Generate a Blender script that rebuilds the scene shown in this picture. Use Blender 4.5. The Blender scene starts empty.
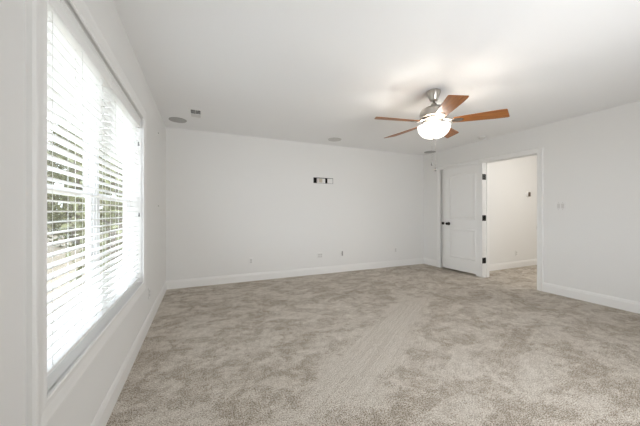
import bpy, bmesh, math, random
from mathutils import Vector, Matrix
random.seed(11)
S = bpy.context.scene
COL = S.collection
R = math.radians

# ------------------------------------------------------------------ camera, sky, exposure
cd = bpy.data.cameras.new('camera'); cam = bpy.data.objects.new('camera', cd); COL.objects.link(cam)
cam.location = (0, 0, 1.163); cam.rotation_euler = (R(90), 0, -0.4138)
cd.sensor_width = 36; cd.lens = 36 * 269.86 / 640; cd.shift_y = -0.95 / 640
cd.clip_start = 0.05; cd.clip_end = 300
S.camera = cam
S.view_settings.view_transform = 'Standard'; S.view_settings.look = 'None'
S.view_settings.gamma = 1; S.view_settings.use_curve_mapping = False
S.view_settings.exposure = 1.65
S.cycles.use_denoising = True
S.cycles.max_bounces = 14; S.cycles.diffuse_bounces = 10; S.cycles.transparent_max_bounces = 16
S.cycles.sample_clamp_indirect = 8
S.cycles.caustics_reflective = False; S.cycles.caustics_refractive = False

w = bpy.data.worlds.new('overcast_sky'); S.world = w; w.use_nodes = True
bg = w.node_tree.nodes['Background']
bg.inputs[0].default_value = (0.90, 0.96, 1.06, 1); bg.inputs[1].default_value = 2.5

def area_light(name, loc, rot, sx, sy, power, col=(1, 1, 1)):
    l = bpy.data.lights.new(name, 'AREA'); l.shape = 'RECTANGLE'; l.size = sx; l.size_y = sy
    l.energy = power; l.color = col
    o = bpy.data.objects.new(name, l); o.location = loc; o.rotation_euler = rot; COL.objects.link(o); return o
# unseen fill light, added behind the camera to brighten the room
area_light('rear_fill_light', (1.85, -0.60, 1.3), (R(104), 0, R(-3)), 1.9, 1.7, 25, (0.955, 0.975, 1.0)).data.spread = R(142)

# ------------------------------------------------------------------ materials
def nt(name):
    m = bpy.data.materials.new(name); m.use_nodes = True
    return m, m.node_tree.nodes, m.node_tree.links, m.node_tree.nodes['Principled BSDF']
def mat(name, col, rough=0.5, metal=0.0, spec=0.5, bump=0, bscale=200, var=0):
    m, N, L, B = nt(name)
    B.inputs['Base Color'].default_value = (*col, 1); B.inputs['Roughness'].default_value = rough
    B.inputs['Metallic'].default_value = metal; B.inputs['Specular IOR Level'].default_value = spec
    tc = N.new('ShaderNodeTexCoord'); no = N.new('ShaderNodeTexNoise'); no.inputs['Scale'].default_value = bscale
    L.new(tc.outputs['Object'], no.inputs['Vector'])
    if bump:
        b = N.new('ShaderNodeBump'); b.inputs['Strength'].default_value = bump; b.inputs['Distance'].default_value = 0.002
        L.new(no.outputs['Fac'], b.inputs['Height']); L.new(b.outputs['Normal'], B.inputs['Normal'])
    if var:
        mx = N.new('ShaderNodeMixRGB'); mx.inputs['Color1'].default_value = (*[c * (1 - var) for c in col], 1)
        mx.inputs['Color2'].default_value = (*[min(1, c * (1 + var)) for c in col], 1)
        L.new(no.outputs['Fac'], mx.inputs['Fac']); L.new(mx.outputs['Color'], B.inputs['Base Color'])
    return m
M = {}
M['wall'] = mat('painted_wall', (0.80, 0.795, 0.78), 0.9, spec=0.15, bump=0.08, bscale=350)
M['ceiling'] = mat('painted_ceiling', (0.86, 0.86, 0.858), 0.95, spec=0.1, bump=0.08, bscale=300)
M['trim'] = mat('white_trim_paint', (0.84, 0.835, 0.82), 0.4, spec=0.35, bump=0.02)
M['door'] = mat('white_door_paint', (0.82, 0.815, 0.80), 0.42, spec=0.35, bump=0.03)
M['vinyl'] = mat('white_vinyl', (0.86, 0.87, 0.88), 0.35, bump=0.01)
M['slat'] = mat('white_blind_slat', (0.90, 0.90, 0.89), 0.35, spec=0.4, bump=0.01)
M['plate'] = mat('white_plastic_plate', (0.80, 0.795, 0.78), 0.35, bump=0.01)
M['recep'] = mat('receptacle_plastic', (0.66, 0.65, 0.63), 0.4, bump=0.01)
M['dark'] = mat('dark_hollow', (0.02, 0.017, 0.015), 0.9, bump=0.02)
M['black'] = mat('oil_rubbed_bronze', (0.012, 0.010, 0.009), 0.35, metal=0.6, bump=0.02)
M['nickel'] = mat('brushed_nickel', (0.52, 0.49, 0.45), 0.28, metal=1.0, bump=0.05, bscale=400)
M['bright'] = mat('polished_nickel', (0.72, 0.70, 0.67), 0.22, metal=1.0, bump=0.03, bscale=400)
M['fitter'] = mat('dark_nickel', (0.10, 0.09, 0.08), 0.4, metal=1.0, bump=0.03, bscale=400)
M['iron'] = mat('satin_nickel', (0.34, 0.31, 0.28), 0.35, metal=1.0, bump=0.03, bscale=400)
M['grille'] = mat('speaker_grille', (0.42, 0.41, 0.40), 0.7, bump=0.3, bscale=900, var=0.15)
M['pale_grille'] = mat('pale_speaker_grille', (0.60, 0.59, 0.57), 0.7, bump=0.3, bscale=900, var=0.15)
M['screw'] = mat('grey_screw', (0.30, 0.29, 0.28), 0.5, metal=0.5, bump=0.02)
M['cord'] = mat('white_cord', (0.82, 0.82, 0.80), 0.8, bump=0.05)
M['tassel'] = mat('grey_tassel', (0.25, 0.25, 0.25), 0.6, bump=0.02)
M['beige'] = mat('beige_device', (0.60, 0.54, 0.45), 0.5, bump=0.02)
M['bark'] = mat('tree_bark', (0.12, 0.098, 0.075), 0.95, bump=0.6, bscale=20, var=0.45)
M['leafA'] = mat('leaf_green', (0.115, 0.115, 0.056), 0.8, bscale=3, var=0.5)
M['leafB'] = mat('leaf_olive', (0.145, 0.135, 0.08), 0.8, bscale=3, var=0.5)
M['soil'] = mat('leaf_litter', (0.20, 0.165, 0.12), 0.95, bump=0.5, bscale=8, var=0.4)

def wood():
    m, N, L, B = nt('cherry_blade')
    tc = N.new('ShaderNodeTexCoord'); mp = N.new('ShaderNodeMapping'); mp.inputs['Scale'].default_value = (2.5, 40, 40)
    no = N.new('ShaderNodeTexNoise'); no.inputs['Scale'].default_value = 2.2; no.inputs['Detail'].default_value = 6
    cr = N.new('ShaderNodeValToRGB'); e = cr.color_ramp.elements
    e[0].position = 0.3; e[0].color = (0.20, 0.062, 0.012, 1); e[1].position = 0.72; e[1].color = (0.46, 0.17, 0.035, 1)
    L.new(tc.outputs['Object'], mp.inputs[0]); L.new(mp.outputs[0], no.inputs['Vector']); L.new(no.outputs['Fac'], cr.inputs[0])
    L.new(cr.outputs[0], B.inputs['Base Color']); B.inputs['Roughness'].default_value = 0.38
    return m
M['wood'] = wood()

def glass():
    m, N, L, B = nt('window_glass'); N.remove(B)
    t = N.new('ShaderNodeBsdfTransparent'); g = N.new('ShaderNodeBsdfGlossy'); g.inputs['Roughness'].default_value = 0.02
    mx = N.new('ShaderNodeMixShader'); mx.inputs[0].default_value = 0.06; t.inputs[0].default_value = (0.96, 0.98, 0.97, 1)
    L.new(t.outputs[0], mx.inputs[1]); L.new(g.outputs[0], mx.inputs[2]); L.new(mx.outputs[0], N['Material Output'].inputs[0])
    return m
M['glass'] = glass()

def bowl_glass():                                   # lit frosted lamp glass
    m, N, L, B = nt('frosted_lamp_glass')
    B.inputs['Base Color'].default_value = (0.95, 0.93, 0.9, 1); B.inputs['Roughness'].default_value = 0.3
    B.inputs['Emission Color'].default_value = (1.0, 0.95, 0.87, 1); B.inputs['Emission Strength'].default_value = 0.6
    return m
M['bowl'] = bowl_glass()

def carpet():
    m, N, L, B = nt('beige_cut_pile_carpet')
    B.inputs['Roughness'].default_value = 1.0; B.inputs['Specular IOR Level'].default_value = 0.05
    tc = N.new('ShaderNodeTexCoord')
    def noise(scale, det=2, rough=0.5, dist=0, vec=None):
        n = N.new('ShaderNodeTexNoise'); n.inputs['Scale'].default_value = scale; n.inputs['Detail'].default_value = det
        n.inputs['Roughness'].default_value = rough; n.inputs['Distortion'].default_value = dist
        L.new(vec or tc.outputs['Object'], n.inputs['Vector']); return n.outputs['Fac']
    def mth(op, a, b=None, c=None, clamp=False):
        n = N.new('ShaderNodeMath'); n.operation = op; n.use_clamp = clamp
        for i, v in enumerate((a, b, c)):
            if v is None: continue
            if isinstance(v, (int, float)): n.inputs[i].default_value = v
            else: L.new(v, n.inputs[i])
        return n.outputs[0]
    def mr(v, a, b, c=0.0, d=1.0):
        n = N.new('ShaderNodeMapRange'); n.interpolation_type = 'SMOOTHSTEP'
        L.new(v, n.inputs[0])
        for i, q in enumerate((a, b, c, d)): n.inputs[i + 1].default_value = q
        return n.outputs[0]
    # brushed-pile marks: soft patches where the pile leans another way
    big = mr(noise(1.1, 2, 0.5, 0.6), 0.36, 0.66)
    st = N.new('ShaderNodeMapping'); st.inputs['Rotation'].default_value = (0, 0, R(-28)); st.inputs['Scale'].default_value = (1.0, 1.45, 1)
    L.new(tc.outputs['Object'], st.inputs[0])
    mid = mr(noise(3.4, 7, 0.68, 0.35, st.outputs[0]), 0.46, 0.55)
    small = mr(noise(15, 4, 0.65, 0.2), 0.42, 0.60)
    # vacuum track: a long light strip with fine lines along it
    tr = N.new('ShaderNodeMapping'); tr.vector_type = 'TEXTURE'
    tr.inputs['Location'].default_value = (1.75, 2.20, 0); tr.inputs['Rotation'].default_value = (0, 0, R(35))
    L.new(tc.outputs['Object'], tr.inputs[0])
    sx = N.new('ShaderNodeSeparateXYZ'); L.new(tr.outputs[0], sx.inputs[0])
    wob = mth('MULTIPLY', mth('SUBTRACT', noise(4, 3), 0.5), 0.42)
    across = mth('ABSOLUTE', mth('ADD', sx.outputs['Y'], wob)); along = mth('ABSOLUTE', mth('ADD', sx.outputs['X'], mth('MULTIPLY', wob, 4.0)))
    track = mth('MULTIPLY', mr(across, 0.27, 0.15), mr(along, 1.45, 1.1))
    sline = N.new('ShaderNodeMapping'); sline.inputs['Scale'].default_value = (0.9, 42, 1); L.new(tr.outputs[0], sline.inputs[0])
    lines = mr(noise(1.0, 2, 0.6, 0, sline.outputs[0]), 0.40, 0.58)
    def cen(a, k): return mth('MULTIPLY', mth('SUBTRACT', a, 0.5), k)
    v = mth('ADD', cen(big, 0.08), cen(mid, 0.19))
    v = mth('ADD', v, cen(small, 0.16))
    tv = mth('ADD', mth('ADD', 0.11, cen(lines, 0.10)), cen(small, 0.05))
    mx = N.new('ShaderNodeMix'); mx.data_type = 'FLOAT'
    L.new(track, mx.inputs[0]); L.new(v, mx.inputs[2]); L.new(tv, mx.inputs[3])
    v = mx.outputs[0]
    # tufts
    vo = N.new('ShaderNodeTexVoronoi'); vo.inputs['Scale'].default_value = 170; L.new(tc.outputs['Object'], vo.inputs['Vector'])
    gr = mth('ADD', mth('MULTIPLY', noise(260, 1, 0.7), 0.55), mth('MULTIPLY', noise(120, 2, 0.7), 0.45))
    gr = mr(gr, 0.38, 0.60)
    v = mth('ADD', mth('ADD', 0.51, v), cen(gr, 0.98), None, True)
    cr = N.new('ShaderNodeValToRGB'); e = cr.color_ramp.elements
    e[0].position = 0.0; e[0].color = (0.115, 0.087, 0.058, 1); e[1].position = 1.0; e[1].color = (0.80, 0.765, 0.71, 1)
    k = cr.color_ramp.elements.new(0.5); k.color = (0.52, 0.452, 0.372, 1)
    L.new(v, cr.inputs[0]); L.new(cr.outputs[0], B.inputs['Base Color'])
    b = N.new('ShaderNodeBump'); b.inputs['Strength'].default_value = 0.35; b.inputs['Distance'].default_value = 0.005
    h = mth('ADD', gr, vo.outputs['Distance'])
    L.new(h, b.inputs['Height']); L.new(b.outputs['Normal'], B.inputs['Normal'])
    return m
M['carpet'] = carpet()

# ------------------------------------------------------------------ mesh helpers
class MB:
    def __init__(s): s.b = bmesh.new(); s.mats = []; s.cur = 0
    def use(s, m):
        if m not in s.mats: s.mats.append(m)
        s.cur = s.mats.index(m); return s
    def face(s, vs, smooth=False):
        try: f = s.b.faces.new(vs)
        except ValueError: return None
        f.material_index = s.cur; f.smooth = smooth; return f
    def box(s, x0, x1, y0, y1, z0, z1, bev=0.0):
        t = bmesh.new()
        vs = [t.verts.new((x, y, z)) for x in (x0, x1) for y in (y0, y1) for z in (z0, z1)]
        for q in ((0, 1, 3, 2), (4, 6, 7, 5), (0, 4, 5, 1), (2, 3, 7, 6), (0, 2, 6, 4), (1, 5, 7, 3)):
            t.faces.new([vs[i] for i in q])
        if bev: bmesh.ops.bevel(t, geom=t.edges[:], offset=bev, segments=2, profile=0.6, affect='EDGES')
        bmesh.ops.recalc_face_normals(t, faces=t.faces[:])
        s.merge(t); return s
    def merge(s, t, mx=None):
        mp = {}
        for v in t.verts: mp[v] = s.b.verts.new(mx @ v.co if mx else v.co)
        for f in t.faces: s.face([mp[v] for v in f.verts], f.smooth)
        t.free()
    def lathe(s, prof, n=40, c=(0, 0, 0), axis='z', close=False):
        rings = []
        for r, z in prof:
            ring = []
            for i in range(n):
                a = 2 * math.pi * i / n; p = (r * math.cos(a), r * math.sin(a), z)
                if axis == 'x': p = (p[2], p[0], p[1])
                if axis == 'y': p = (p[1], p[2], p[0])
                ring.append(s.b.verts.new((p[0] + c[0], p[1] + c[1], p[2] + c[2])))
            rings.append(ring)
        for a, b in zip(rings, rings[1:]):
            for i in range(n): s.face([a[i], a[(i + 1) % n], b[(i + 1) % n], b[i]], True)
        if prof[0][0] > 1e-4: s.face(rings[0][::-1])
        if prof[-1][0] > 1e-4 and not close: s.face(rings[-1])
        return s
    def tube(s, pts, r, n=8):
        pts = [Vector(p) for p in pts]; rings = []
        for i, p in enumerate(pts):
            d = (pts[min(i + 1, len(pts) - 1)] - pts[max(i - 1, 0)]).normalized()
            u = d.orthogonal().normalized() if i == 0 else (rings_u - d * rings_u.dot(d)).normalized()
            rings_u = u; v = d.cross(u)
            rr = r[i] if isinstance(r, (list, tuple)) else r
            rings.append([s.b.verts.new(p + (u * math.cos(2 * math.pi * k / n) + v * math.sin(2 * math.pi * k / n)) * rr) for k in range(n)])
        for a, b in zip(rings, rings[1:]):
            for i in range(n): s.face([a[i], a[(i + 1) % n], b[(i + 1) % n], b[i]], True)
        s.face(rings[0][::-1]); s.face(rings[-1]); return s
    def sweep(s, path, prof, up, closed=False):
        """prof: list of (out, height); path points with an 'inward' side given by up x dir; mitred corners."""
        path = [Vector(p) for p in path]; up = Vector(up); n = len(path); rings = []
        for i, p in enumerate(path):
            if closed: d0 = (p - path[i - 1]).normalized(); d1 = (path[(i + 1) % n] - p).normalized()
            else:
                d0 = (p - path[i - 1]).normalized() if i else (path[1] - p).normalized()
                d1 = (path[i + 1] - p).normalized() if i < n - 1 else d0
            s0 = up.cross(d0); s1 = up.cross(d1); m = (s0 + s1).normalized(); m = m / max(0.2, m.dot(s0))
            rings.append([s.b.verts.new(p + m * o + up * h) for o, h in prof])
        k = len(prof)
        for i in range(n if closed else n - 1):
            a, b = rings[i], rings[(i + 1) % n]
            for j in range(k): s.face([a[j], a[(j + 1) % k], b[(j + 1) % k], b[j]])
        if not closed: s.face(rings[0][::-1]); s.face(rings[-1])
        return s
    def build(s, name, m=None, parent=None, loc=None, rot=None):
        bmesh.ops.recalc_face_normals(s.b, faces=s.b.faces[:])
        me = bpy.data.meshes.new(name); s.b.to_mesh(me); s.b.free()
        if m is not None: me.materials.append(m)
        else:
            for q in s.mats: me.materials.append(q)
        o = bpy.data.objects.new(name, me); COL.objects.link(o)
        if parent: o.parent = parent
        if loc: o.location = loc
        if rot: o.rotation_euler = rot
        return o
def tag(o, label=None, cat=None, group=None, kind=None):
    for k, v in (('label', label), ('category', cat), ('group', group), ('kind', kind)):
        if v: o[k] = v
    return o
def empty(name, loc=(0, 0, 0), rot=(0, 0, 0)):
    o = bpy.data.objects.new(name, None); o.empty_display_size = 0.1; o.location = loc; o.rotation_euler = rot
    COL.objects.link(o); return o
def copy_tree(o, parent=None):
    c = o.copy(); COL.objects.link(c)
    if parent: c.parent = parent
    for ch in list(o.children): copy_tree(ch, c)
    return c
def structure(o): o['kind'] = 'structure'; return o

# ------------------------------------------------------------------ room dimensions
XL, XR, YB, YR, H = -0.4907, 4.595, 4.639, -0.55, 2.44
WT = 0.12
# window opening
WY0, WY1, WZ0, WZ1 = 1.197, 2.853, 0.537, 2.002
WXO = -0.632
# passage and closet openings in the right-hand wall
P0, P1 = 2.388, 3.207
C0, C1 = 3.365, 4.168
DZ = 2.04
HY, HX = 3.53, 8.2            # hall: far face and end

b = MB(); b.box(XL - 0.17, HX + WT, YR - WT, YB + WT, -0.06, 0.0)
structure(b.build('floor', M['carpet']))
b = MB(); b.box(XL - 0.17, HX + WT, YR - WT, YB + WT, H, H + 0.08)
structure(b.build('ceiling', M['ceiling']))
b = MB()
b.box(WXO, XL, YR - WT, WY0 - 0.02, 0, H); b.box(WXO, XL, WY1 + 0.02, YB + WT, 0, H)
b.box(WXO, XL, WY0 - 0.02, WY1 + 0.02, 0, WZ0 - 0.02); b.box(WXO, XL, WY0 - 0.02, WY1 + 0.02, WZ1 + 0.02, H)
structure(b.build('wall_left', M['wall']))
# back wall with the cut-out for the wall box
BX0, BX1, BZ0, BZ1 = 1.905, 2.31, 1.703, 1.808
b = MB()
b.box(XL, BX0, YB, YB + WT, 0, H); b.box(BX1, XR + WT, YB, YB + WT, 0, H)
b.box(BX0, BX1, YB, YB + WT, 0, BZ0); b.box(BX0, BX1, YB, YB + WT, BZ1, H)
structure(b.build('wall_back', M['wall']))
b = MB()
b.box(XR, XR + WT, YR, P0 - 0.02, 0, H); b.box(XR, XR + WT, P1 + 0.02, C0 - 0.02, 0, H); b.box(XR, XR + WT, C1 + 0.02, YB, 0, H)
b.box(XR, XR + WT, P0 - 0.02, P1 + 0.02, DZ + 0.02, H); b.box(XR, XR + WT, C0 - 0.02, C1 + 0.02, DZ + 0.02, H)
structure(b.build('wall_right', M['wall']))
# wall behind the camera with an opening added to hold the fill light
b = MB()
b.box(XL, 0.6, YR - WT, YR, 0, H); b.box(4.0, XR + WT, YR - WT, YR, 0, H)
b.box(0.6, 4.0, YR - WT, YR, 0, 0.4); b.box(0.6, 4.0, YR - WT, YR, 2.2, H)
structure(b.build('wall_rear', M['wall']))
b = MB(); b.box(0.6, 4.0, YR - 0.09, YR - 0.07, 0.4, 2.2); structure(b.build('rear_sky_blocker', M['vinyl']))  # opaque panel added behind the fill light to keep sky light out
# hall
b = MB(); b.box(XR + WT, HX + WT, HY, HY + 0.1, 0, H); structure(b.build('wall_hall', M['wall']))
b = MB(); b.box(XR + WT, HX + WT, 0.9, 1.0, 0, H); structure(b.build('wall_hall_near', M['wall']))
b = MB(); b.box(XR + WT + 0.6, XR + WT + 0.7, HY + 0.1, YB + WT, 0, H); b.box(XR + WT, XR + WT + 0.6, YB, YB + WT, 0, H); structure(b.build('wall_closet', M['wall']))
b = MB(); b.box(HX, HX + WT, 1.0, HY, 0, H); structure(b.build('wall_hall_end', M['wall']))

# baseboards
BP = [(0, 0), (0.014, 0), (0.014, 0.098), (0.011, 0.108), (0.009, 0.118), (0.004, 0.130), (0, 0.132)]
def baseboard(name, runs):
    b = MB()
    for p, q in runs: b.sweep([(p[0], p[1], 0), (q[0], q[1], 0)], BP, (0, 0, 1))
    return structure(b.build(name, M['trim']))
baseboard('baseboard_left', [((XL, YB - 0.001), (XL, YR))])
baseboard('baseboard_back', [((XR, YB), (XL, YB))])
baseboard('baseboard_right', [((XR, YR), (XR, P0 - 0.08)), ((XR, C1 + 0.08), (XR, YB))])
baseboard('baseboard_hall', [((HX, HY), (XR + WT, HY))])
for o in bpy.data.objects:
    if o.name.startswith('baseboard'):                # make sure the profile sticks into the room
        pass

# ------------------------------------------------------------------ window casing, jamb lining (setting)
CP = [(0, 0), (0, 0.016), (-0.006, 0.019), (-0.016, 0.017), (-0.028, 0.0165), (-0.060, 0.021), (-0.072, 0.024), (-0.082, 0.023), (-0.088, 0.016), (-0.088, 0)]
def casing_profile(wd, side=1):
    k = wd / 0.088
    return [(-o * k * side, h) for o, h in CP]
def casing(name, path, up, wd, side=1, closed=False):
    b = MB(); b.sweep(path, casing_profile(wd, side), up, closed)
    return structure(b.build(name, M['trim']))
casing('trim_1', [(XL, WY0, WZ0), (XL, WY1, WZ0), (XL, WY1, WZ1), (XL, WY0, WZ1)], (1, 0, 0), 0.085, -1, True)
b = MB()                                              # jamb lining around the opening
b.box(WXO + 0.02, XL + 0.004, WY0 - 0.02, WY0, WZ0 - 0.02, WZ1 + 0.02); b.box(WXO + 0.02, XL + 0.004, WY1, WY1 + 0.02, WZ0 - 0.02, WZ1 + 0.02)
b.box(WXO + 0.02, XL + 0.004, WY0, WY1, WZ0 - 0.02, WZ0); b.box(WXO + 0.02, XL + 0.004, WY0, WY1, WZ1, WZ1 + 0.02)
structure(b.build('trim_2', M['trim']))

# twin double-hung windows
def make_window(name, y0, y1):
    root = structure(empty(name, (0, 0, 0)))
    z0, z1 = WZ0, WZ1; xi, xo = -0.578, -0.620
    f = MB(); t = 0.02
    f.box(xo, xi, y0, y0 + t, z0, z1); f.box(xo, xi, y1 - t, y1, z0, z1); f.box(xo, xi, y0 + t, y1 - t, z1 - t, z1)
    f.box(xo, xi, y0 + t, y1 - t, z0, z0 + 0.022)
    f.build('window_frame', M['vinyl'], root)
    zm = 1.262; st = 0.036
    def sash(nm, xa, xb, za, zb, top):
        s = MB(); a, c = y0 + t, y1 - t
        s.box(xa, xb, a, a + st, za, zb, 0.003); s.box(xa, xb, c - st, c, za, zb, 0.003)
        s.box(xa, xb, a + st, c - st, za, za + (0.034 if top else 0.06), 0.003)
        s.box(xa, xb, a + st, c - st, zb - (0.05 if top else 0.034), zb, 0.003)
        o = s.build(nm, M['vinyl'], root)
        g = MB(); xm = (xa + xb) / 2
        g.box(xm - 0.003, xm + 0.003, a + st - 0.005, c - st + 0.005, za + 0.02, zb - 0.02)
        g.build('pane', M['glass'], o)
        return o
    lo = sash('lower_sash', -0.600, -0.584, z0 + 0.022, zm + 0.017, False)
    sash('upper_sash', -0.617, -0.602, zm - 0.017, z1 - t, True)
    k = MB(); ym = (y0 + y1) / 2
    k.box(-0.600, -0.586, ym - 0.03, ym + 0.03, zm + 0.017, zm + 0.03, 0.003); k.build('sash_lock', M['vinyl'], lo)
    return root
YM = 2.03
make_window('window_1', WY0, YM - 0.02)
make_window('window_2', YM + 0.02, WY1)
b = MB(); b.box(-0.620, -0.574, YM - 0.0195, YM + 0.0195, WZ0, WZ1); structure(b.build('trim_3', M['vinyl']))

# ------------------------------------------------------------------ blinds
def make_blind(y0, y1, label):
    root = empty('window_blind', (-0.535, (y0 + y1) / 2, WZ0)); L2 = (y1 - y0) / 2
    tag(root, label, 'blind', 'white slatted blinds in the window')
    zt = WZ1 - WZ0
    v = MB(); v.box(0.026, 0.036, -L2, L2, zt - 0.092, zt - 0.001, 0.003)
    v.box(0.036, 0.039, -L2, L2, zt - 0.030, zt - 0.010, 0.001); v.box(0.036, 0.039, -L2, L2, zt - 0.090, zt - 0.076, 0.001)
    v.build('valance', M['slat'], root)
    v = MB(); v.box(-0.027, 0.025, -L2 + 0.004, L2 - 0.004, zt - 0.052, zt - 0.002); v.build('headrail', M['slat'], root)
    sl = MB(); z = 1.163 - WZ0 - 13 * 0.0418; zs = []
    while z < zt - 0.075:
        zs.append(z); z += 0.0418
    tilt = R(1.0); a, c = -L2 + 0.006, L2 - 0.006
    for z in zs:                                      # gently crowned slats
        prof = []
        for k in range(7):
            u = -0.025 + 0.05 * k / 6; prof.append((u, 0.0028 * (1 - (u / 0.025) ** 2)))
        top = [(u * math.cos(tilt) - (h + 0.0024) * math.sin(tilt), u * math.sin(tilt) + h + 0.0024) for u, h in prof]
        bot = [(u * math.cos(tilt), u * math.sin(tilt) + h) for u, h in reversed(prof)]
        ring = top + bot
        A = [sl.b.verts.new((x, a, z + h)) for x, h in ring]; C_ = [sl.b.verts.new((x, c, z + h)) for x, h in ring]
        n = len(ring)
        for i in range(n): sl.face([A[i], A[(i + 1) % n], C_[(i + 1) % n], C_[i]])
        sl.face(A[::-1]); sl.face(C_)
    sl.build('slats', M['slat'], root)
    rb = MB(); rb.box(-0.026, 0.026, a, c, 0.030, 0.046, 0.003); rb.build('bottom_rail', M['slat'], root)
    for y in (-L2 + 0.12, 0.0, L2 - 0.12):
        ld = MB()
        for x in (-0.0265, 0.0265): ld.tube([(x, y, 0.044), (x, y, zt - 0.05)], 0.0008, 6)
        for z in zs: ld.tube([(-0.0265, y + 0.004, z - 0.0015), (0.0265, y + 0.004, z - 0.0015)], 0.0008, 4)
        ld.tube([(0, y, 0.044), (0, y, zt - 0.05)], 0.0011, 6)
        ld.build('ladder_cord', M['cord'], root)
    return root
def add_cord(root, y, z0, label=None):
    zt = WZ1 - WZ0
    c = MB(); c.tube([(0.031, y, zt - 0.09), (0.031, y, z0 + 0.03)], 0.0012, 6); o = c.build('pull_cord', M['cord'], root)
    t = MB(); t.lathe([(0.0, 0.035), (0.004, 0.034), (0.007, 0.012), (0.008, 0.0), (0.0, -0.001)], 12, (0.031, y, z0)); t.build('tassel', M['tassel'], o)
bl1 = make_blind(WY0 + 0.006, 1.998, 'white two inch slat blind on the window half nearer the camera')
bl2 = make_blind(2.006, WY1 - 0.006, 'white two inch slat blind on the window half nearer the corner, with pull cords')
add_cord(bl2, 0.375, 1.163 - WZ0 + 0.58); add_cord(bl2, 0.393, 1.163 - WZ0 - 0.04)

# ------------------------------------------------------------------ doors
def door_casing(name, y0, y1, wd=0.076):
    casing(name, [(XR, y0, 0), (XR, y0, DZ), (XR, y1, DZ), (XR, y1, 0)], (-1, 0, 0), wd, -1)
door_casing('trim_4', P0 - 0.004, P1 + 0.004)
door_casing('trim_5', C0 - 0.004, C1 + 0.004)
def jambs(name, y0, y1, stop):
    b = MB(); x0, x1 = XR - 0.002, XR + WT + 0.002
    b.box(x0, x1, y0 - 0.02, y0, 0, DZ + 0.02); b.box(x0, x1, y1, y1 + 0.02, 0, DZ + 0.02); b.box(x0, x1, y0, y1, DZ, DZ + 0.02)
    if stop:
        xs = XR + 0.042
        b.box(xs, xs + 0.035, y0, y0 + 0.011, 0, DZ); b.box(xs, xs + 0.035, y1 - 0.011, y1, 0, DZ); b.box(xs, xs + 0.035, y0, y1, DZ - 0.011, DZ)
    return structure(b.build(name, M['trim']))
jambs('trim_6', P0, P1, True); jambs('trim_7', C0, C1, True)
b = MB(); x1 = XR + WT                               # casing on the hall side of the passage
b.sweep([(x1, P0 - 0.004, 0), (x1, P0 - 0.004, DZ), (x1, P1 + 0.004, DZ), (x1, P1 + 0.004, 0)], casing_profile(0.076, 1), (1, 0, 0))
structure(b.build('trim_8', M['trim']))

DW, DT = 0.790, 0.035
def panel_sd(u, v, x0, x1, z0, z1, rise):
    """signed distance (+ inside) to a panel whose top edge is an arch of the given rise"""
    xm, hw = (x0 + x1) / 2, (x1 - x0) / 2
    zt = z1 + (rise * (1 - ((u - xm) / hw) ** 2) if rise else 0)
    slope = math.sqrt(1 + (2 * rise * (u - xm) / hw ** 2) ** 2) if rise else 1
    return min(u - x0, x1 - u, v - z0, (zt - v) / slope)
def relief(d):
    if d < 0: return 0.0
    for a, c, h0, h1 in ((0, 0.012, 0, -0.0085), (0.012, 0.020, -0.0085, -0.0095), (0.020, 0.045, -0.0095, -0.0025)):
        if d <= c: return h0 + (h1 - h0) * (d - a) / (c - a)
    return -0.0025
def door_leaf(parent, z0, z1, width):
    """slab in local space: x along width, y thickness (face relief at both sides), z up"""
    def stops(lo, hi, marks, step):
        s = set()
        n = int((hi - lo) / step) + 1
        for i in range(n + 1): s.add(round(lo + (hi - lo) * i / n, 4))
        for q in marks:
            for d in (0, 0.012, 0.02, 0.045, -0.002):
                for sg in (1, -1): s.add(round(q + sg * d, 4))
        return sorted(v for v in s if lo <= v <= hi)
    st = 0.118
    px0, px1 = st, width - st
    pans = [(px0, px1, z0 + 0.235, z0 + 0.80, 0.0), (px0, px1, z0 + 0.985, z1 - 0.165, 0.035)]
    us = stops(0, width, [px0, px1], 0.03); vs = stops(z0, z1, [pans[0][2], pans[0][3], pans[1][2]], 0.02)
    b = MB()
    for sgn, yb in ((-1, 0.0), (1, DT)):
        g = []
        for v in vs:
            row = []
            for u in us:
                d = max(panel_sd(u, v, *p) for p in pans)
                row.append(b.b.verts.new((u, yb - sgn * relief(d), v)))
            g.append(row)
        for i in range(len(vs) - 1):
            for j in range(len(us) - 1): b.face([g[i][j], g[i][j + 1], g[i + 1][j + 1], g[i + 1][j]], False)
        if sgn == -1: G0 = g
        else: G1 = g
    rim0 = [r[0] for r in G0] + G0[-1][1:] + [r[-1] for r in G0[:-1]][::-1] + G0[0][1:-1][::-1]
    rim1 = [r[0] for r in G1] + G1[-1][1:] + [r[-1] for r in G1[:-1]][::-1] + G1[0][1:-1][::-1]
    n = len(rim0)
    for i in range(n): b.face([rim0[i], rim0[(i + 1) % n], rim1[(i + 1) % n], rim1[i]])
    return b.build('leaf', M['door'], parent)
def knob_mesh(parent, u, z, out, y):
    k = MB(); s = out
    k.lathe([(0.0, 0), (0.033, 0), (0.033, 0.004 * s), (0.029, 0.009 * s), (0.014, 0.012 * s), (0.0115, 0.030 * s), (0.016, 0.036 * s), (0.026, 0.044 * s),
             (0.0285, 0.054 * s), (0.025, 0.064 * s), (0.014, 0.069 * s), (0.0, 0.070 * s)], 28, (u, y, z), 'y')
    return k.build('door_knob', M['black'], parent)
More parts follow.
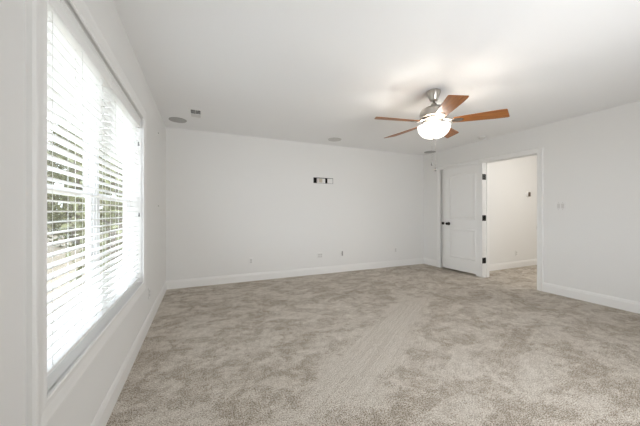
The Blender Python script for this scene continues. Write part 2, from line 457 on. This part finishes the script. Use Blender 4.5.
# door_1: entry door swung right round against the wall, hinged on the far jamb
d1 = structure(empty('door_1', (4.578, P1 + 0.004, 0)))
d1.rotation_euler = (0, 0, R(90 + 2.2))               # local x runs along the wall to the corner, local +y faces into the room
lf = door_leaf(d1, 0.042, 2.030, DW)
lf.location = (0, 0.004, 0)
knob_mesh(d1, DW - 0.105, 0.932, 1, 0.004 + DT - 0.001); knob_mesh(d1, DW - 0.105, 0.932, -1, 0.005)
lt = MB(); lt.box(DW - 0.001, DW + 0.0015, 0.010, 0.034, 0.905, 0.960); lt.build('latch_plate', M['black'], d1)
for z in (0.304, 1.057, 1.785):                       # both leaves of each hinge lie open side by side
    h = MB(); hh = 0.05
    h.box(-0.0025, 0.0005, 0.004, 0.004 + DT, z - hh, z + hh); h.build('hinge', M['black'], d1)
    h = MB(); h.box(XR - 0.004, XR + 0.034, P1 - 0.0025, P1 + 0.0004, z - hh, z + hh)
    h.lathe([(0.0, z - hh - 0.004), (0.007, z - hh), (0.007, z + hh), (0.0, z + hh + 0.004)], 12, (4.583, P1 - 0.0015, 0))
    o = h.build('hinge', M['black'], None); o.parent = d1; o.matrix_parent_inverse = (Matrix.Translation(d1.location) @ d1.rotation_euler.to_matrix().to_4x4()).inverted()
sp = MB(); sp.box(XR - 0.006, XR + 0.03, P0 - 0.0005, P0 + 0.0022, 0.90, 0.975)
sp.box(XR - 0.0075, XR - 0.001, P0 - 0.012, P0 + 0.002, 0.915, 0.96)
o = sp.build('strike_plate', M['black'], None); o.parent = d1
o.matrix_parent_inverse = (Matrix.Translation(d1.location) @ d1.rotation_euler.to_matrix().to_4x4()).inverted()
# door_2: closet door, shut, mostly hidden behind door_1
d2 = structure(empty('door_2', (XR + 0.040, C0 + 0.003, 0)))
d2.rotation_euler = (0, 0, R(90))
door_leaf(d2, 0.03, 2.036, C1 - C0 - 0.006)
knob_mesh(d2, C1 - C0 - 0.105, 0.932, 1, DT - 0.001)

# ------------------------------------------------------------------ ceiling fan
FX, FY = 2.25, 2.13
fan = empty('ceiling_fan', (FX, FY, H))
tag(fan, 'brushed nickel ceiling fan with five cherry wood blades and a lit frosted bowl', 'ceiling fan')
def Z(z): return z - H
b = MB(); b.lathe([(0.0, 0), (0.068, 0), (0.070, -0.012), (0.066, -0.028), (0.054, -0.062), (0.043, -0.090), (0.038, -0.100), (0.020, -0.104), (0.0, -0.104)], 48)
b.build('canopy', M['nickel'], fan)
b = MB(); b.lathe([(0.0, -0.095), (0.0135, -0.095), (0.0135, -0.130), (0.024, -0.132), (0.030, -0.142), (0.030, -0.158), (0.042, -0.165), (0.0, -0.166)], 32)
b.build('downrod', M['nickel'], fan)
b = MB(); b.lathe([(0.0, Z(2.282)), (0.045, Z(2.282)), (0.052, Z(2.272)), (0.088, Z(2.264)), (0.122, Z(2.246)), (0.138, Z(2.222)), (0.143, Z(2.195)), (0.139, Z(2.178)), (0.141, Z(2.172)), (0.128, Z(2.158)), (0.100, Z(2.148)), (0.0, Z(2.146))], 56)
b.build('motor_housing', M['nickel'], fan)
b = MB(); b.lathe([(0.0, Z(2.150)), (0.122, Z(2.150)), (0.120, Z(2.143)), (0.090, Z(2.136)), (0.075, Z(2.120)), (0.060, Z(2.108)), (0.034, Z(2.100)), (0.012, Z(2.097)), (0.0, Z(2.097))], 40)
b.build('light_fitter', M['fitter'], fan)
b = MB()                                               # open-topped frosted bowl
prof = []
for i in range(15):
    a = R(90 * i / 14); prof.append((0.004 + 0.156 * math.sin(a) ** 0.82, Z(1.943) + 0.118 * (1 - math.cos(a))))
prof += [(0.163, Z(2.065)), (0.165, Z(2.070)), (0.160, Z(2.070)), (0.156, Z(2.060))]
inner = [(max(r - 0.005, 0.0), z + 0.004) for r, z in prof[13::-1]]
b.lathe(prof + inner, 56, close=True)
b.build('glass_bowl', M['bowl'], fan)
b = MB(); b.lathe([(0.0, Z(1.928)), (0.007, Z(1.929)), (0.011, Z(1.936)), (0.008, Z(1.942)), (0.018, Z(1.946)), (0.019, Z(1.951)), (0.0, Z(1.953))], 24)
b.build('finial', M['nickel'], fan)
def blade_mesh():
    b = MB(); n = 26; r0, r1 = 0.185, 0.682; th = 0.0055; pt = R(12.5)
    def hw(r):
        t = (r - r0) / (r1 - r0); return 0.046 + 0.030 * min(1, t * 1.25) ** 0.8
    up, lo = [], []
    rs = [r0 + (r1 - r0) * i / n for i in range(n + 1)]
    out = []
    for r in rs[:-1]: out.append((r, hw(r)))
    side_p = out + [(r1 - 0.035, 0.0765), (r1 - 0.006, 0.074), (r1, 0.068)]
    side_m = out + [(r1 - 0.050, 0.0765), (r1 - 0.046, 0.073), (r1 - 0.040, 0.066)]
    side_p = sorted(p for p in side_p if not (r1 - 0.055 < p[0] < r1 - 0.034 and p not in side_p[-3:]))
    ring = [(r, y) for r, y in side_p] + [(r, -y) for r, y in sorted(out[:-3] + [(r1 - 0.055, 0.0765), (r1 - 0.045, 0.072), (r1 - 0.040, 0.064)], reverse=True)]
    for zz, lst in ((th / 2, up), (-th / 2, lo)):
        for r, y in ring: lst.append(b.b.verts.new((r, y * math.cos(pt) + 0, zz - y * math.sin(pt))))
    k = len(ring)
    b.face(up); b.face(lo[::-1])
    for i in range(k): b.face([up[i], up[(i + 1) % k], lo[(i + 1) % k], lo[i]])
    return b
def iron_mesh():
    b = MB(); pt = R(12.5)
    for y in (-0.018, 0.018):
        b.tube([(0.085, y * 0.6, 0.035), (0.125, y * 0.8, 0.018), (0.165, y * 1.2, 0.004), (0.20, y * 1.3, -0.007 - y * 1.3 * math.tan(pt))], [0.0085, 0.008, 0.0075, 0.006], 8)
    t = bmesh.new(); ring = []
    for x, y in ((0.175, 0.026), (0.205, 0.036), (0.245, 0.034), (0.272, 0.018), (0.280, 0.0), (0.272, -0.018), (0.245, -0.034), (0.205, -0.036), (0.175, -0.026)):
        ring.append((x, y))
    up = [t.verts.new((x, y * math.cos(pt), -0.0032 - y * math.sin(pt))) for x, y in ring]; lo = [t.verts.new((x, y * math.cos(pt), -0.0075 - y * math.sin(pt))) for x, y in ring]
    t.faces.new(up); t.faces.new(lo[::-1]); k = len(ring)
    for i in range(k): t.faces.new([up[i], up[(i + 1) % k], lo[(i + 1) % k], lo[i]])
    b.merge(t)
    for x, y in ((0.205, 0.018), (0.205, -0.018), (0.255, 0.0)):
        b.lathe([(0.0, -0.0115), (0.005, -0.0105), (0.006, -0.007), (0.0, -0.006)], 10, (x, y, -y * math.sin(pt)))
    return b
bl = blade_mesh().build('blade', M['wood'], fan); ir = iron_mesh().build('blade_iron', M['iron'], bl)
for k in range(5):
    o = bl if k == 0 else bl.copy()
    if k:
        COL.objects.link(o); o.parent = fan
        q = ir.copy(); COL.objects.link(q); q.parent = o
    o.location = (0, 0, Z(2.112)); o.rotation_euler = (0, 0, R(24 + 72 * k))
for (dx, dy, z1, nm) in ((-0.015, 0.01, 1.655, 'pull_chain'), (0.012, -0.012, 1.595, 'pull_chain')):
    b = MB(); z = 1.935
    b.tube([(dx, dy, Z(1.94)), (dx, dy, Z(z1 + 0.03))], 0.0011, 6)
    zz = 1.935
    while zz > z1 + 0.03:
        b.lathe([(0, 0.0022), (0.0021, 0), (0, -0.0022)], 6, (dx, dy, Z(zz))); zz -= 0.012
    c = b.build(nm, M['bright'], fan)
    b = MB(); b.lathe([(0.0, 0.034), (0.004, 0.032), (0.008, 0.020), (0.0095, 0.010), (0.007, 0.001), (0.0, -0.001)], 14, (dx, dy, Z(z1))); b.build('chain_fob', M['screw'], c)
l = bpy.data.lights.new('fan_bulb_light', 'POINT'); l.energy = 2.5; l.color = (1.0, 0.94, 0.84); l.shadow_soft_size = 0.02
lo = bpy.data.objects.new('fan_bulb_light', l); COL.objects.link(lo); lo.location = (FX, FY, 2.035)   # the bulbs inside the open-topped bowl

# hall ceiling lamp, lighting the hall beyond the doorway
l = bpy.data.lights.new('hall_lamp_light', 'POINT'); l.energy = 10; l.color = (1.0, 0.965, 0.92); l.shadow_soft_size = 0.2
lo = bpy.data.objects.new('hall_lamp_light', l); COL.objects.link(lo); lo.location = (5.9, 1.9, 1.95)

# ------------------------------------------------------------------ ceiling fittings
def speaker(x, y, r, m, label):
    root = empty('ceiling_speaker', (x, y, H)); tag(root, label, 'speaker', 'round speakers in the ceiling')
    b = MB(); b.lathe([(r - 0.010, 0), (r, 0), (r, -0.004), (r - 0.003, -0.007), (r - 0.010, -0.007)], 48)
    b.build('trim_ring', m, root)
    b = MB(); b.lathe([(0.0, 0.0), (r - 0.010, 0), (r - 0.010, -0.005), (r * 0.6, -0.0062), (0.0, -0.0068)], 48); b.build('speaker_grille', m, root)
speaker(-0.30, 4.215, 0.112, M['grille'], 'round grey ceiling speaker grille in the corner above the window wall')
speaker(2.145, 4.24, 0.118, M['pale_grille'], 'round pale ceiling speaker grille midway along the back wall')
speaker(4.445, 4.31, 0.115, M['grille'], 'round grey ceiling speaker grille in the corner above the doors')
sd = empty('smoke_detector', (4.36, 3.09, H)); tag(sd, 'small round white smoke detector on the ceiling over the doorway', 'smoke detector')
b = MB(); b.lathe([(0.0, 0), (0.068, 0), (0.068, -0.010), (0.060, -0.016), (0.0, -0.017)], 36); b.build('base', M['plate'], sd)
b = MB(); b.lathe([(0.052, -0.015), (0.050, -0.030), (0.040, -0.036), (0.0, -0.038)], 36); b.build('sensor_cover', M['recep'], sd)

vt = empty('ceiling_vent', (-0.068, 3.84, H)); tag(vt, 'white rectangular ceiling air register with dark louvres', 'air vent')
VX, VY = 0.084, 0.17
b = MB(); fr = 0.028
b.box(-VX, VX, -VY, -VY + fr, -0.008, 0, 0.002); b.box(-VX, VX, VY - fr, VY, -0.008, 0, 0.002)
b.box(-VX, -VX + fr, -VY + fr, VY - fr, -0.008, 0, 0.002); b.box(VX - fr, VX, -VY + fr, VY - fr, -0.008, 0, 0.002)
b.box(-VX + fr, VX - fr, 0.012, 0.026, -0.008, -0.001)
b.build('vent_frame', M['trim'], vt)
b = MB(); b.box(-VX + 0.01, VX - 0.01, -VY + 0.01, VY - 0.01, -0.0015, -0.0005); b.build('duct_opening', M['dark'], vt)
b = MB()
for i in range(7):
    y = 0.040 + i * 0.0165
    b.box(-VX + fr, VX - fr, y, y + 0.0145, -0.0065, -0.0035)
for i in range(3):
    y = -0.122 + i * 0.045
    b.box(-VX + fr, VX - fr, y, y + 0.004, -0.0065, -0.002)
b.box(-0.002, 0.002, -VY + fr, 0.012, -0.0068, -0.002)
b.build('louvre', M['recep'], vt)

# ------------------------------------------------------------------ outlets, switch, wall box
def duplex(loc, rotz, label, gangs=1, blank=False, m=None):
    """local: plate in the x-z plane, facing local -y"""
    root = empty('wall_outlet', loc, (0, 0, rotz)); tag(root, label, 'outlet', 'white wall outlets')
    wdt = 0.035 if gangs == 1 else 0.058
    b = MB(); b.box(-wdt, wdt, -0.006, 0, -0.057, 0.057, 0.0025); b.build('cover_plate', m or M['plate'], root)
    for g in ([0] if gangs == 1 else [-0.023, 0.023]):
        if blank: continue
        for z in (-0.020, 0.020):
            b = MB(); b.use(M['recep']).box(g - 0.0165, g + 0.0165, -0.0085, -0.005, z - 0.014, z + 0.014, 0.003)
            b.use(M['dark']); b.box(g - 0.008, g - 0.0055, -0.0088, -0.0082, z - 0.003, z + 0.007); b.box(g + 0.0055, g + 0.008, -0.0088, -0.0082, z - 0.003, z + 0.006)
            b.box(g - 0.002, g + 0.002, -0.0088, -0.0082, z - 0.010, z - 0.006)
            b.build('receptacle', None, root)
        b = MB(); b.lathe([(0, 0), (0.003, 0), (0.0025, -0.0015), (0, -0.002)], 10, (g, -0.0058, 0), 'y'); b.build('screw', M['screw'], root)
    return root
duplex((0.765, YB, 0.337), 0, 'white duplex outlet low on the back wall, the one nearest the window corner')
duplex((2.037, YB, 0.347), 0, 'wide white double outlet plate on the back wall below the wall cut-out', 2)
o = empty('wall_outlet', (2.494, YB, 0.357)); tag(o, 'white cable outlet plate with a grey insert, beside the double plate on the back wall', 'outlet', 'white wall outlets')
b = MB(); b.box(-0.035, 0.035, -0.006, 0, -0.057, 0.057, 0.0025); b.build('cover_plate', M['plate'], o)
b = MB(); b.box(0.000, 0.030, -0.009, -0.005, -0.046, 0.046, 0.002); b.build('insert', mat('grey_insert', (0.38, 0.37, 0.35), 0.5, bump=0.02), o)
b = MB(); b.lathe([(0, -0.020), (0.004, -0.020), (0.0045, -0.004), (0, -0.003)], 12, (-0.015, 0, 0), 'y'); b.build('cable_jack', M['nickel'], o)
duplex((3.802, YB, 0.351), 0, 'white duplex outlet low on the back wall, the one nearest the doors')
duplex((XL, 3.225, 0.336), R(90), 'white duplex outlet low on the wall between the window and the corner')
duplex((6.052, HY, 0.298), 0, 'white duplex outlet low on the hall wall beyond the doorway')

sw = empty('light_switch', (XR, 2.098, 1.248), (0, 0, R(-90))); tag(sw, 'white two gang light switch plate beside the doorway', 'light switch')
b = MB(); b.box(-0.066, 0.066, -0.006, 0, -0.060, 0.060, 0.0025); b.build('cover_plate', M['plate'], sw)
for g in (-0.023, 0.023):
    b = MB(); b.box(g - 0.0165, g + 0.0165, -0.0105, -0.005, -0.033, 0.033, 0.003); b.build('rocker', M['recep'], sw)
    for z in (-0.048, 0.048):
        b = MB(); b.lathe([(0, 0), (0.003, 0), (0.0025, -0.0015), (0, -0.002)], 10, (g, -0.0058, z), 'y'); b.build('screw', M['screw'], sw)

wb = empty('recessed_wall_box', ((BX0 + BX1) / 2, YB, (BZ0 + BZ1) / 2))
tag(wb, 'open recessed wall box with exposed beige wiring devices high on the back wall', 'wall box')
hw_, hh_ = (BX1 - BX0) / 2, (BZ1 - BZ0) / 2
b = MB(); t = 0.004
b.box(-hw_, hw_, 0.072, 0.076, -hh_, hh_); b.box(-hw_, -hw_ + t, 0.002, 0.072, -hh_, hh_); b.box(hw_ - t, hw_, 0.002, 0.072, -hh_, hh_)
b.box(-hw_ + t, hw_ - t, 0.002, 0.072, -hh_, -hh_ + t); b.box(-hw_ + t, hw_ - t, 0.002, 0.072, hh_ - t, hh_)
b.build('box_shell', M['dark'], wb)
b = MB(); b.box(-0.130, 0.042, 0.008, 0.020, -hh_ + 0.006, hh_ - 0.010, 0.003); b.build('outlet_bracket', M['plate'], wb)
for x in (-0.055,):
    b = MB(); b.box(x - 0.035, x + 0.035, 0.001, 0.009, -0.036, 0.036, 0.004); b.build('receptacle', M['beige'], wb)
b = MB(); b.box(0.085, hw_ - 0.006, 0.000, 0.006, -hh_ + 0.004, hh_ - 0.008, 0.002); b.build('blank_plate', M['plate'], wb)
b = MB(); b.tube([(-0.115, 0.012, -0.04), (-0.118, -0.004, 0.0), (-0.112, -0.003, 0.025), (-0.105, 0.012, 0.04)], 0.003, 8); b.build('wire', mat('red_wire', (0.30, 0.06, 0.05), 0.5, bump=0.02), wb)

for z, lb in ((2.137, 'small grey screw anchor in the window wall near the ceiling'), (1.238, 'small grey screw anchor in the window wall at mid height')):
    o = empty('wall_anchor', (XL, 3.848, z)); tag(o, lb, 'screw anchor', 'wall anchors beside the window')
    b = MB(); b.lathe([(0.0, 0), (0.013, 0), (0.011, 0.003), (0.006, 0.0045), (0.0, 0.0045)], 16, (0, 0, 0), 'x'); b.build('flange', M['recep'], o)
    b = MB(); b.lathe([(0.0, 0.004), (0.0065, 0.004), (0.005, 0.008), (0.0, 0.009)], 12, (0, 0, 0), 'x'); b.build('screw_head', M['screw'], o)

th = empty('hall_thermostat', (6.46, HY, 1.544)); tag(th, 'dark device with a pale round backplate on the hall wall', 'thermostat')
b = MB(); b.lathe([(0.0, 0), (0.062, 0), (0.060, -0.008), (0.0, -0.010)], 32, (-0.03, 0, 0), 'y'); b.build('backplate', M['plate'], th)
b = MB(); b.box(-0.004, 0.042, -0.030, -0.004, -0.045, 0.048, 0.006); b.build('sensor_body', mat('brown_plastic', (0.16, 0.12, 0.09), 0.5, bump=0.02), th)

# ------------------------------------------------------------------ outside the window
b = MB(); b.box(-70, WXO - 0.001, -25, 90, -0.75, -0.55); structure(b.build('ground', M['soil']))
def tree_meshes(seed, h):
    rn = random.Random(seed)
    t = MB(); lean = rn.uniform(-0.3, 0.3)
    pts = [(lean * (k / 8) ** 2 + rn.uniform(-0.05, 0.05), rn.uniform(-0.05, 0.05), h * k / 8) for k in range(9)]
    t.tube(pts, [0.17 * (1 - 0.085 * k) for k in range(9)], 9)
    for k in range(14):
        z = rn.uniform(0.12, 0.95) * h; a = rn.uniform(0, 6.28); L_ = rn.uniform(0.5, 1.1)
        t.tube([(0, 0, z), (L_ * .5 * math.cos(a), L_ * .5 * math.sin(a), z + .25), (L_ * math.cos(a), L_ * math.sin(a), z + .55)], [0.05, 0.03, 0.012], 5)
    f = MB()
    for c in range(60):
        z = rn.uniform(0.0, 1.05) * h; a = rn.uniform(0, 6.28); rr = rn.uniform(0.15, 0.95)
        cx, cy, cz = rr * math.cos(a), rr * math.sin(a), z
        for k in range(40):
            p = Vector((cx + rn.gauss(0, .2), cy + rn.gauss(0, .2), cz + rn.gauss(0, .30)))
            d = Vector((rn.gauss(0, 1), rn.gauss(0, 1), rn.gauss(0, 1))).normalized(); e = d.orthogonal().normalized(); s_ = rn.uniform(0.06, 0.13)
            f.face([f.b.verts.new(p - d * s_), f.b.verts.new(p + e * s_ * .5), f.b.verts.new(p + d * s_), f.b.verts.new(p - e * s_ * .5)])
    return t, f
kinds = []
for i in range(3):
    t, f = tree_meshes(i + 3, (7.5, 9.0, 6.5)[i])
    r_ = empty('tree'); t.build('tree_trunk', M['bark'], r_); f.build('tree_crown', M['leafA'] if i % 2 == 0 else M['leafB'], r_)
    tag(r_, 'slim leafy tree seen through the blind slats of the window', 'tree', 'trees beyond the window')
    kinds.append(r_)
rn = random.Random(5); spots = []
for row in range(13):
    Y = 8.0 + row * 3.1; x = -Y * 0.12 - rn.uniform(0, 1.5)
    while x > -Y * 0.50 - 0.8:
        spots.append((x, Y + rn.uniform(-.25, .25))); x -= rn.uniform(2.75, 3.6)
for i, (x, y) in enumerate(spots):
    o = kinds[i] if i < 3 else copy_tree(kinds[i % 3])
    o.location = (x, y, -0.55); o.rotation_euler = (0, 0, rn.uniform(0, 6.28)); s_ = rn.uniform(0.85, 1.15); o.scale = (s_, s_, s_)
